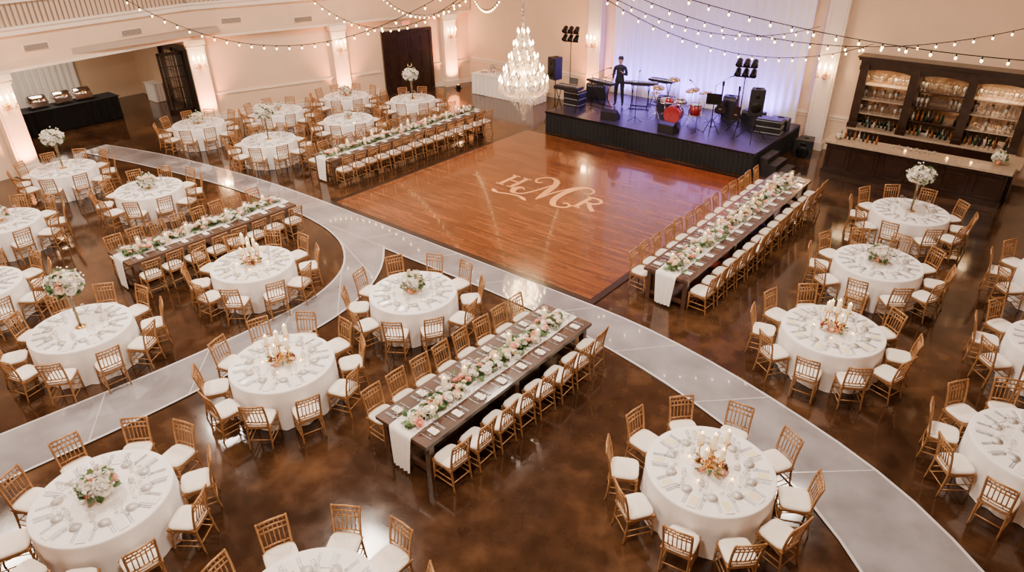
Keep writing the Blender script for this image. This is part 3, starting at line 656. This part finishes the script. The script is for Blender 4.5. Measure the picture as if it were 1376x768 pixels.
def drum(b,c,r_,h,d=(0,0,1),shell="drum_red"):
    M=align(d,c);b.lathe([(r_,-h/2),(r_,h/2)],shell,24,M=M);b.lathe([(r_*1.03,h/2-.03),(r_*1.03,h/2+.01),(r_*.98,h/2+.01),(r_*.98,h/2-.005),(0,h/2-.005)],"chrome",24,M=M)
    b.lathe([(r_*.96,h/2),(0,h/2+.001)],"drum_head",24,M=M);b.lathe([(0,-h/2-.001),(r_*.96,-h/2)],"drum_head",24,M=M);b.lathe([(r_*.98,-h/2-.01),(r_*1.03,-h/2-.01),(r_*1.03,-h/2+.03)],"chrome",24,M=M)
    for k in range(8):
        q=k*pi/4;a=M[:3,:3]@np.array([r_*1.03*cos(q),r_*1.03*sin(q),-h/2])+M[:3,3];e=M[:3,:3]@np.array([r_*1.03*cos(q),r_*1.03*sin(q),h/2])+M[:3,3];b.cyl(a,e,.006,"chrome",n=4)
def cym(b,x,y,z,r_,t=(.15,-.2,1)):
    M=align(t,(x,y,z));b.lathe([(r_,0),(r_*.4,.025),(r_*.2,.035),(r_*.15,.06),(0,.065)],"brass",22,M=M);b.lathe([(0,.055),(r_*.4,.02),(r_,-.003)],"brass",22,M=M)
    b.cyl((x,y,.3),(x,y,z+.08),.01,"chrome",n=6)
    for k in range(3): q=k*2.09+x;b.cyl((x,y,.35),(x+.25*cos(q),y+.25*sin(q),.01),.009,"chrome",n=5)
b=MB();drum(b,(0,0,.3),.29,.42,(0,-1,0));drum(b,(-.22,.02,.72),.15,.2,(0,.25,1),"drum_red");drum(b,(.2,.02,.72),.16,.22,(0,.25,1),"chrome")
# bass drum front hoop and centre logo disc
b.lathe([(.295,0),(.31,0),(.31,.05),(.295,.05)],"drum_red",24,M=align((0,-1,0),(0,-.2,.3)));b.lathe([(.13,0),(0,.002)],"drum_red",20,M=align((0,-1,0),(0,-.226,.3)))
drum(b,(.62,.4,.42),.22,.4,shell="drum_red");drum(b,(-.5,.4,.6),.18,.15,shell="chrome")
for k in range(3): q=k*2.09;b.cyl((.62+.23*cos(q),.4+.23*sin(q),0),(.62+.23*cos(q),.4+.23*sin(q),.4),.01,"chrome",n=5)
b.cyl((-.5,.4,.05),(-.5,.4,.52),.012,"chrome",n=6)
for k in range(3): q=k*2.09+1;b.cyl((-.5,.4,.2),(-.5+.22*cos(q),.4+.22*sin(q),.01),.009,"chrome",n=5)
b.cyl((0,0,.58),(0,0,.75),.015,"chrome",n=6);b.cyl((-.2,0,.68),(.2,0,.68),.012,"chrome",n=6)
cym(b,-.62,-.1,1.15,.22);cym(b,.62,-.12,1.2,.25,(-.15,-.2,1));cym(b,-.85,.35,.85,.18,(0,0,1));cym(b,-.25,.5,1.35,.2);cym(b,.95,.35,1.05,.24,(-.2,0,1))
b.lathe([(.16,.46),(.18,.5),(.15,.54),(0,.545)],"black_plastic",16,(0,.85,0));b.cyl((0,.85,.05),(0,.85,.48),.02,"chrome",n=6)
for k in range(3): q=k*2.09+.5;b.cyl((0,.85,.2),(.22*cos(q),.85+.22*sin(q),.01),.01,"chrome",n=5)
b.obj("drum_kit",(-10.95,22.0,SZ),.15,sc=(.98,.98,1.0))
def micstand(x,y,z=SZ,rz=0,h=1.35):
    b=MB();b.cyl((0,0,0),(0,0,h),.01,"black_metal",n=6)
    for k in range(3): q=k*2.09;b.cyl((0,0,.15),(.28*cos(q),.28*sin(q),.01),.009,"black_metal",n=5)
    b.cyl((-.05,0,h-.03),(.55,0,h+.25),.008,"black_metal",n=5);b.lathe([(.012,-.09),(.018,.05),(.026,.07),(.026,.1),(0,.13)],"grille",10,M=align((1,0,.1),(.57,0,h+.25)));b.obj("microphone_stand",(x,y,z),rz)
micstand(-14.0,21.35,rz=.5);micstand(-12.1,21.3,rz=2);micstand(-9.75,22.5,rz=1);micstand(-9.75,21.3,rz=2.6);micstand(-13.4,21.3,rz=-.5)
def amp(x,y,z,rz,w=.6,h=.55,d=.35,name="guitar_amplifier"):
    b=MB();b.box((0,0,h/2),(w,d,h),"black_plastic");b.box((0,-d/2-.005,h*.42),(w*.9,.02,h*.7),"grille");b.box((0,-d/2-.008,h*.88),(w*.9,.02,h*.14),"case_grey")
    for k in range(6): b.cyl((-w*.36+k*w*.14,-d/2-.015,h*.88),(-w*.36+k*w*.14,-d/2-.035,h*.88),.014,"silver",n=8)
    b.box((0,0,h+.015),(.2,.03,.03),"black_metal")
    for sx in (-1,1):
        for sy in (-1,1): b.box((sx*(w/2-.02),sy*(d/2-.02),h-.02),(.045,.045,.045),"silver")
    b.obj(name,(x,y,z),rz)
amp(-14.9,23.1,SZ,.2,.8,.6,.4);amp(-11.85,23.05,SZ,.2,.6,.55);amp(-8.6,23.3,SZ,-.2,.75,.5);amp(-7.7,23.4,SZ,0,.6,.4);amp(-9.6,23.6,SZ,.1,.5,.8,.35)
b=MB();b.box((0,0,.3),(.7,.5,.6),"black_plastic");b.box((0,-.255,.3),(.6,.02,.5),"grille")
for z in (.08,.3,.52): b.box((0,-.01,z),(.72,.53,.03),"silver")
b.obj("equipment_case",(-15.0,21.72,SZ),.0)
b=MB();b.box((0,0,.25),(.8,.45,.5),"black_plastic");
for z in (.06,.25,.45): b.box((0,0,z),(.82,.47,.025),"silver")
b.obj("equipment_case",(-7.8,22.75,SZ),.1)
b=MB();b.box((0,0,.85),(1.0,.5,.12),"black_plastic")
for k in range(12):
    b.box((-.42+k*.074,0,.915),(.01,.2,.01),"silver");b.box((-.42+k*.074,-.06+.01*(k%5),.925),(.02,.03,.02),"keys_white")
for sx in (-.42,.42):
    b.cyl((sx,-.2,0),(sx,.2,.8),.015,"black_metal",n=6);b.cyl((sx,.2,0),(sx,-.2,.8),.015,"black_metal",n=6)
b.box((.1,.2,1.05),(.34,.02,.22),"black_plastic");b.box((.1,.186,1.05),(.31,.005,.19),"case_grey");b.obj("mixing_console",(-14.8,21.0,SZ),.05)
def guitar(x,y,rz):
    b=MB();P=crom([(0,.0),(.16,.03),(.19,.17),(.12,.28),(.15,.4),(.05,.46),(-.05,.46),(-.15,.4),(-.12,.28),(-.19,.17),(-.16,.03)],4,True)[:-1]
    n=len(P);V=[(p[0],-.025,p[1]+.25) for p in P]+[(p[0],.025,p[1]+.25) for p in P]
    b.add(V,[tuple(range(n)),tuple(range(n,2*n))[::-1]]+[(i,n+i,n+(i+1)%n,(i+1)%n) for i in range(n)],"dark_wood",False)
    b.box((0,-.03,.95),(.05,.03,.6),"dark_wood");b.box((0,-.025,1.3),(.08,.025,.16),"dark_wood");b.box((0,-.03,.42),(.09,.02,.03),"silver")
    b.cyl((0,.12,.1),(0,.06,.75),.012,"black_metal",n=6)
    for sx in (-.2,.2): b.cyl((0,.12,.25),(sx,-.12,.01),.012,"black_metal",n=5)
    b.cyl((0,.12,.25),(0,.3,.01),.012,"black_metal",n=5);b.cyl((-.1,-.05,.27),(.1,-.05,.27),.012,"black_metal",n=5);b.obj("electric_guitar_on_stand",(x,y,SZ),rz)
guitar(-9.75,23.1,.4);guitar(-9.0,22.75,-.2)
b=MB();b.merge(speaker_mb(.6,.6,.6));b.obj("subwoofer",(-6.75,23.45,0),.1)
b=MB();tripod(b,1.15,.3);b.box((0,-.05,1.22),(.5,.03,.34),"black_metal");b.box((0,-.05,1.05),(.5,.09,.02),"black_metal");b.obj("music_stand",(-9.25,21.35,SZ),.3)
def skinobj(name,P,E,R,mt,root=0,sub=2,parent=None):
    me=bpy.data.meshes.new(name);me.from_pydata(P,E,[]);me.materials.append(MATS[mt]);o=bpy.data.objects.new(name,me);S.collection.objects.link(o)
    md=o.modifiers.new("skin",'SKIN');md.use_smooth_shade=True
    for i,v in enumerate(me.skin_vertices[0].data):
        r_=R[i];v.radius=r_ if isinstance(r_,tuple) else (r_,r_);v.use_root=(i==root)
    s_=o.modifiers.new("sub",'SUBSURF');s_.levels=sub;s_.render_levels=sub
    if parent:o.parent=parent
    return o
mus=bpy.data.objects.new("keyboard_player",None);S.collection.objects.link(mus);mus.location=(-13.65,22.68,SZ+.0);mus.rotation_euler=(0,0,.3)
P=[(0,0,.98),(0,.01,1.12),(0,.0,1.3),(0,.0,1.45),(0,-.01,1.54),
 (-.1,0,.93),(-.12,-.03,.52),(-.13,.02,.1),(-.14,-.12,.045),(.1,0,.93),(.13,-.02,.52),(.15,.03,.1),(.17,-.11,.045),
 (-.19,0,1.43),(-.25,.02,1.15),(-.2,-.22,1.05),(.19,0,1.43),(.27,-.03,1.16),(.16,-.22,1.27)]
E=[(0,1),(1,2),(2,3),(3,4),(0,5),(5,6),(6,7),(7,8),(0,9),(9,10),(10,11),(11,12),(3,13),(13,14),(14,15),(3,16),(16,17),(17,18)]
R=[(.16,.12),(.15,.11),(.17,.12),(.13,.09),.055,.105,.072,.048,(.045,.035),.105,.072,.048,(.045,.035),.07,.052,.038,.07,.052,.038]
skinobj("clothed_body",P,E,R,"suit_black",0,2,mus)
b=MB();b.ball((0,-.01,1.67),.1,"skin",18,14,(.78,.95,1.2));b.cyl((0,0,1.5),(0,0,1.62),.05,"skin",n=12)
b.ball((0,-.105,1.66),.018,"skin",8,6,(.8,1,1.5))
for sx in (-1,1):
    b.ball((sx*.033,-.09,1.69),.012,"porcelain",8,6);b.ball((sx*.033,-.101,1.69),.006,"hair_dark",6,4);b.ball((sx*.08,0,1.67),.022,"skin",8,6,(.4,.8,1.3));b.box((sx*.033,-.098,1.712),(.03,.01,.006),"hair_dark")
b.ball((0,-.096,1.62),.02,"rose_blush",8,4,(1.2,.4,.3));b.ball((0,.012,1.70),.103,"hair_dark",18,12,(.82,.98,1.1));
b.lathe([(.13,0),(.13,.01),(.095,.012),(.09,.07),(.07,.09),(0,.092)],"black_plastic",20,(0,0,1.74));o=b.obj("head",parent=mus)
for nm,w,dr in (("hand_left",(-.2,-.22,1.05),(.1,-1,-.25)),("hand_right",(.16,-.22,1.27),(-.5,-.5,.8))):
    w=np.array(w);dr=np.array(dr,float);dr/=np.linalg.norm(dr);sd=np.cross(dr,(0,0,1));sd/=np.linalg.norm(sd);dn=np.cross(dr,sd)
    P=[tuple(w),tuple(w+dr*.05),tuple(w+dr*.085)];E=[(0,1),(1,2)];R=[.026,(.036,.018),(.034,.016)]
    for k,(o_,l) in enumerate(((-.027,.065),(-.009,.078),(.009,.074),(.027,.058))):
        i=len(P);a=w+dr*.09+sd*o_;P+=[tuple(a),tuple(a+dr*l*.5+dn*.008),tuple(a+dr*l*.85+dn*.03)];E+=[(2,i),(i,i+1),(i+1,i+2)];R+=[.009,.009,.008]
    i=len(P);a=w+dr*.03-sd*.03;P+=[tuple(a),tuple(a+dr*.035-sd*.02),tuple(a+dr*.065-sd*.015+dn*.01)];E+=[(0,i),(i,i+1),(i+1,i+2)];R+=[.012,.01,.009]
    skinobj(nm,P,E,R,"skin",0,1,mus)
# ---------------------------------------------------------------- buffet on back wall
b=MB();curtain(b,(-21.5,22.95),(-17.95,22.95),.02,.9,"cloth_white",.02,.25,4,.02);curtain(b,(-17.95,22.95),(-17.95,23.85),.02,.9,"cloth_white",.02,.25,4,.02)
curtain(b,(-21.5,23.85),(-21.5,22.95),.02,.9,"cloth_white",.02,.25,4,.02);b.box((-19.72,23.4,.9),(3.6,.96,.03),"cloth_white");b.obj("buffet_table")
b=MB()
for k in range(9):
    x=-21.1+.36*k;y=23.3+.2*(k%2);b.lathe([(.08,0),(.03,.02),(.03,.1*(k%3)),(.16,.1*(k%3)+.02),(.17,.1*(k%3)+.03)],"porcelain",16,(x,y,.916))
    for j in range(6): b.ball((x+.08*cos(j),y+.08*sin(j),.94+.1*(k%3)),.035,"food_mix",6,4)
b.obj("buffet_platters")
inst("floral_centerpiece",LOW[0],(-20.9,23.65,.916),0,sc=(.7,.7,.8))
# ---------------------------------------------------------------- bar
BX0,BX1,BY0,BH=-5.75,-.95,22.2,1.02
b=MB();b.box(((BX0+BX1)/2,BY0+.3,BH/2),(BX1-BX0,.55,BH-.04),"dark_wood");b.box(((BX0+BX1)/2,BY0+.3,.07),(BX1-BX0+.06,.62,.14),"dark_wood")
b.box(((BX0+BX1)/2,BY0+.3,BH),(BX1-BX0+.2,.8,.06),"granite");b.box(((BX0+BX1)/2,BY0+.3,BH-.06),(BX1-BX0+.08,.66,.06),"dark_wood")
for k in range(6):
    w=(BX1-BX0)/6;x=BX0+w*(k+.5)
    for (dx,dz,sx,sz) in ((-w/2+.08,0,.05,.66),(w/2-.08,0,.05,.66),(0,.33,w-.11,.05),(0,-.33,w-.11,.05)): b.box((x+dx,BY0+.01,.54+dz),(sx,.03,sz),"dark_wood")
    b.box((x,BY0+.02,.54),(w-.34,.02,.46),"dark_wood")
b.box((BX1-.15,BY0+1.05,BH/2),(.5,1.0,BH-.04),"dark_wood");b.box((BX1-.15,BY0+1.1,BH),(.7,1.15,.058),"granite");b.obj("bar_counter")
def bottle(b,x,y,z,mt,h=.3,r_=.037): b.lathe([(r_,0),(r_,h*.55),(r_*.85,h*.64),(r_*.35,h*.74),(r_*.33,h*.97),(r_*.4,h)],mt,8,(x,y,z))
b=MB();K=["bottle_green","bottle_amber","black_plastic","bottle_amber","bottle_clear"];zt=BH+.03
for i in range(9): bottle(b,BX0+.25+.13*i,BY0+.42+.05*(i%2),zt,K[i%5],random.uniform(.24,.34))
for i in range(10): b.lathe([(.03,0),(.036,.1),(.034,.1),(.028,.01)],"glass",9,(BX0+1.8+.12*i,BY0+.35+.08*(i%2),zt))
for x in (-2.5,-3.6,-1.9): b.lathe([(.04,0),(.045,.08)],"glass",10,(x,BY0+.2,zt));b.lathe([(0,.01),(.03,.02),(0,.07)],"flame",6,(x,BY0+.2,zt))
b.obj("bar_bottles_and_glasses")
inst("floral_centerpiece",LOW[1],(-1.3,BY0+.6,zt),0,sc=(.8,.8,.9));inst("floral_centerpiece",LOW[0],(-5.5,BY0+.3,zt),0,sc=(.45,.45,.5))
CX0,CX1=-5.7,-1.05
b=MB();D=.5;yb=YB-.01;W=CX1-CX0;xc=(CX0+CX1)/2
b.box((xc,yb-.3,.5),(W,.6,1.0),"dark_wood");b.box((xc,yb-.31,1.02),(W+.08,.62,.06),"granite")
b.box((xc,yb-.02,2.1),(W-.1,.03,2.0),"back_mirror")
b.box((xc,yb-D/2-.02,3.08),(W+.1,D+.02,.16),"dark_wood");b.box((xc,yb-D/2-.06,3.2),(W+.24,D+.1,.08),"dark_wood");b.box((xc,yb-D/2-.08,3.26),(W+.3,D+.14,.05),"dark_wood")
bw=W/3
for k in range(4):
    x=CX0+bw*k;x=min(max(x,CX0+.09),CX1-.09);b.box((x,yb-D/2,2.05),(.18,D-.02,2.06),"dark_wood");b.box((x,yb-D-.02,2.05),(.24,.06,2.06),"dark_wood");b.box((x,yb-D-.04,1.12),(.28,.1,.16),"dark_wood");b.box((x,yb-D-.04,2.94),(.28,.1,.14),"dark_wood")
for k in range(3):
    x=CX0+bw*(k+.5);n=10;V=[]
    for i in range(n+1):
        t=-1+2*i/n;V+=[(x+t*(bw/2-.08),yb-D-.0,3.02),(x+t*(bw/2-.08),yb-D-.0,2.92-.08*t*t)]
    b.add(V,[(2*i,2*i+1,2*i+3,2*i+2) for i in range(n)],"dark_wood",False)
    for j,z in enumerate((1.5,1.95,2.4)): b.box((x,yb-D/2+.03,z),(bw-.14,D-.12,.03),"dark_wood" if k==1 else "granite")
b.obj("back_bar_cabinet")
b=MB()
for k in range(3):
    x0=CX0+bw*k+.2;x1=CX0+bw*(k+1)-.2
    for j,z in enumerate((1.055,1.52,1.97,2.42)):
        for row in range(2):
            n=int((x1-x0)/.12)
            for i in range(n+1):
                x=x0+(x1-x0)*i/n+random.uniform(-.01,.01);y=yb-.14-.17*row
                if (k==1 and j<2) or j==0:
                    if random.random()<.8: bottle(b,x,y,z,K[(i*7+j*3+row)%5],random.uniform(.22,.32))
                elif random.random()<.85:
                    b.lathe([(.036,0),(.008,.008),(.006,.1),(.04,.13),(.045,.19),(.038,.24)],"glass" if random.random()<.75 else "bottle_clear",8,(x,y,z))
b.obj("back_bar_glassware")
for k in range(3):
    x=CX0+bw*(k+.5);l=bpy.data.lights.new("cabinet_light",'AREA');l.shape='RECTANGLE';l.size=1.1;l.size_y=.12;l.energy=26 if k!=1 else 8;l.color=(1,.66,.34);o=bpy.data.objects.new("cabinet_light",l);S.collection.objects.link(o);o.location=(x,yb-.33,2.86)
# ---------------------------------------------------------------- chandelier
b=MB()
b.tube([(0,0,.9),(0,0,3.72)],.018,"gold_metal",6)
for k in range(32): b.ball((0,0,.95+.085*k),.055,"crystal",6,4)
b.lathe([(.02,-.85),(.06,-.8),(.03,-.7),(.08,-.55),(.04,-.4),(.09,-.2),(.05,0),(.07,.2),(.03,.4),(.06,.6),(.02,.8),(.05,.9)],"crystal",12)
b.lathe([(.0,3.66),(.14,3.66),(.14,3.72)],"gold_metal",16)
def tier(z,R_,n,s_=1,ph=0):
    for k in range(n):
        q=2*pi*k/n+ph;c_,s2=cos(q),sin(q)
        P=crom([(.05*c_,.05*s2,z),(R_*.4*c_,R_*.4*s2,z-.16*s_),(R_*.85*c_,R_*.85*s2,z-.1*s_),(R_*c_,R_*s2,z+.04)],4);b.tube(P,.011,"crystal",5)
        x,y=R_*c_,R_*s2;b.lathe([(.01,0),(.045,.015),(.05,.025),(0,.02)],"crystal",10,(x,y,z+.04));b.cyl((x,y,z+.06),(x,y,z+.13),.011,"candle_wax",n=6);b.lathe([(0,.13),(.026,.15),(.022,.18),(0,.23)],"bulb_chandelier",7,(x,y,z))
        for j in range(5):
            a=j*1.256;xx,yy=x+.04*cos(a),y+.04*sin(a)
            for m_ in range(2): b.lathe([(0,-.05),(.012,-.03),(0,-.005)],"crystal",5,(xx,yy,z+.04-.05*m_))
        q2=2*pi*(k+1)/n+ph
        for t in (.2,.4,.6,.8):
            X=R_*(cos(q)*(1-t)+cos(q2)*t);Y=R_*(sin(q)*(1-t)+sin(q2)*t);b.lathe([(0,-.035),(.018,0),(0,.035)],"crystal",5,(X,Y,z+.02-.1*sin(pi*t)))
        for t in (.15,.35,.55,.75,.95):
            X=R_*(1-t)*c_*.9;Y=R_*(1-t)*s2*.9;b.lathe([(0,-.035),(.018,0),(0,.035)],"crystal",5,(X,Y,z+.05+.42*s_*t*t))
tier(-.32,.62,16);tier(-.12,.5,12,.8,.2);tier(.12,.36,10,.7,.1);tier(.36,.24,8,.6);tier(.58,.14,6,.4,.3)
for i in range(9):
    R_=.44-.05*i;z=-.44-.05*i;n=max(5,int(R_*44))
    for k in range(n): q=2*pi*k/n+i;b.lathe([(0,-.05),(.019,-.01),(0,.025)],"crystal",5,(R_*cos(q),R_*sin(q),z))
b.ball((0,0,-.93),.05,"crystal",8,6)
CHX,CHY,CHZ=-12.1,15.0,3.58
b.obj("crystal_chandelier",(CHX,CHY,CHZ),sc=(1.08,1.08,1.4))
l=bpy.data.lights.new("chandelier_glow",'POINT');l.energy=320;l.color=(1,.62,.30);l.shadow_soft_size=.45;o=bpy.data.objects.new("chandelier_glow",l);S.collection.objects.link(o);o.location=(CHX,CHY,CHZ-.1)
# ---------------------------------------------------------------- string lights
b=MB();HB=np.array((-12.1,15.0,6.9))
for (e,sag) in (((-26.4,10.3,5.4),2.3),((-25.1,16.6,5.3),2.1),((-24.0,20.2,4.3),1.3),((-22.8,24.3,4.6),1.5),((-17.5,24.3,5.2),1.0),((-7.25,24.2,4.0),1.1),((-5.6,24.4,3.6),1.4),((-.5,24.4,5.0),1.7),((6.9,20,5.6),1.5)):
    e=np.array(e);P=[]
    for i in range(41):
        t=i/40;p=HB*(1-t)+e*t;p[2]-=4*sag*t*(1-t);P.append(p)
    P=np.array(P);b.tube(P,.011,"black_metal",4)
    Ls=np.linalg.norm(e-HB);n=int(Ls/.48)
    for i in range(1,n):
        t=i/n;p=HB*(1-t)+e*t;p[2]-=4*sag*t*(1-t);b.cyl(p,p-np.array([0,0,.06]),.016,"black_metal",n=5);b.ball(p-np.array([0,0,.09]),.029,"bulb_warm",6,4,(1,1,1.3))
b.obj("string_lights")
for nm in ("flame","bulb_warm","screen_glow","monogram_light","candle_wax","bulb_chandelier","lens_amber"):
    try: MATS[nm].cycles.emission_sampling='NONE'
    except Exception as ex: print(ex)
# ---------------------------------------------------------------- lights
for (x,y) in ((-20,1),(-12,1),(-3.5,2),(-20,8),(-12,7.5),(-3.5,9.5),(-20,16),(-12,14),(-3.5,17)):
    l=bpy.data.lights.new("added_ceiling_fill",'AREA');l.size=1.2;l.energy=700;l.color=(1,.82,.66)  # unseen area lights added for general room light, no fixtures modelled
    if y>=14: l.energy=560
    o=bpy.data.objects.new("added_ceiling_fill",l);S.collection.objects.link(o);o.location=(x,y,CEIL-.15)
l=bpy.data.lights.new("added_annex_fill",'AREA');l.size=2;l.energy=150;l.color=(1,.80,.58);o=bpy.data.objects.new("added_annex_fill",l);S.collection.objects.link(o);o.location=(-31,9,3.3)  # area light added to brighten the annex, no fixture modelled
w=bpy.data.worlds.new("world");S.world=w;w.use_nodes=True;w.node_tree.nodes["Background"].inputs[0].default_value=(1,.85,.7,1);w.node_tree.nodes["Background"].inputs[1].default_value=.3
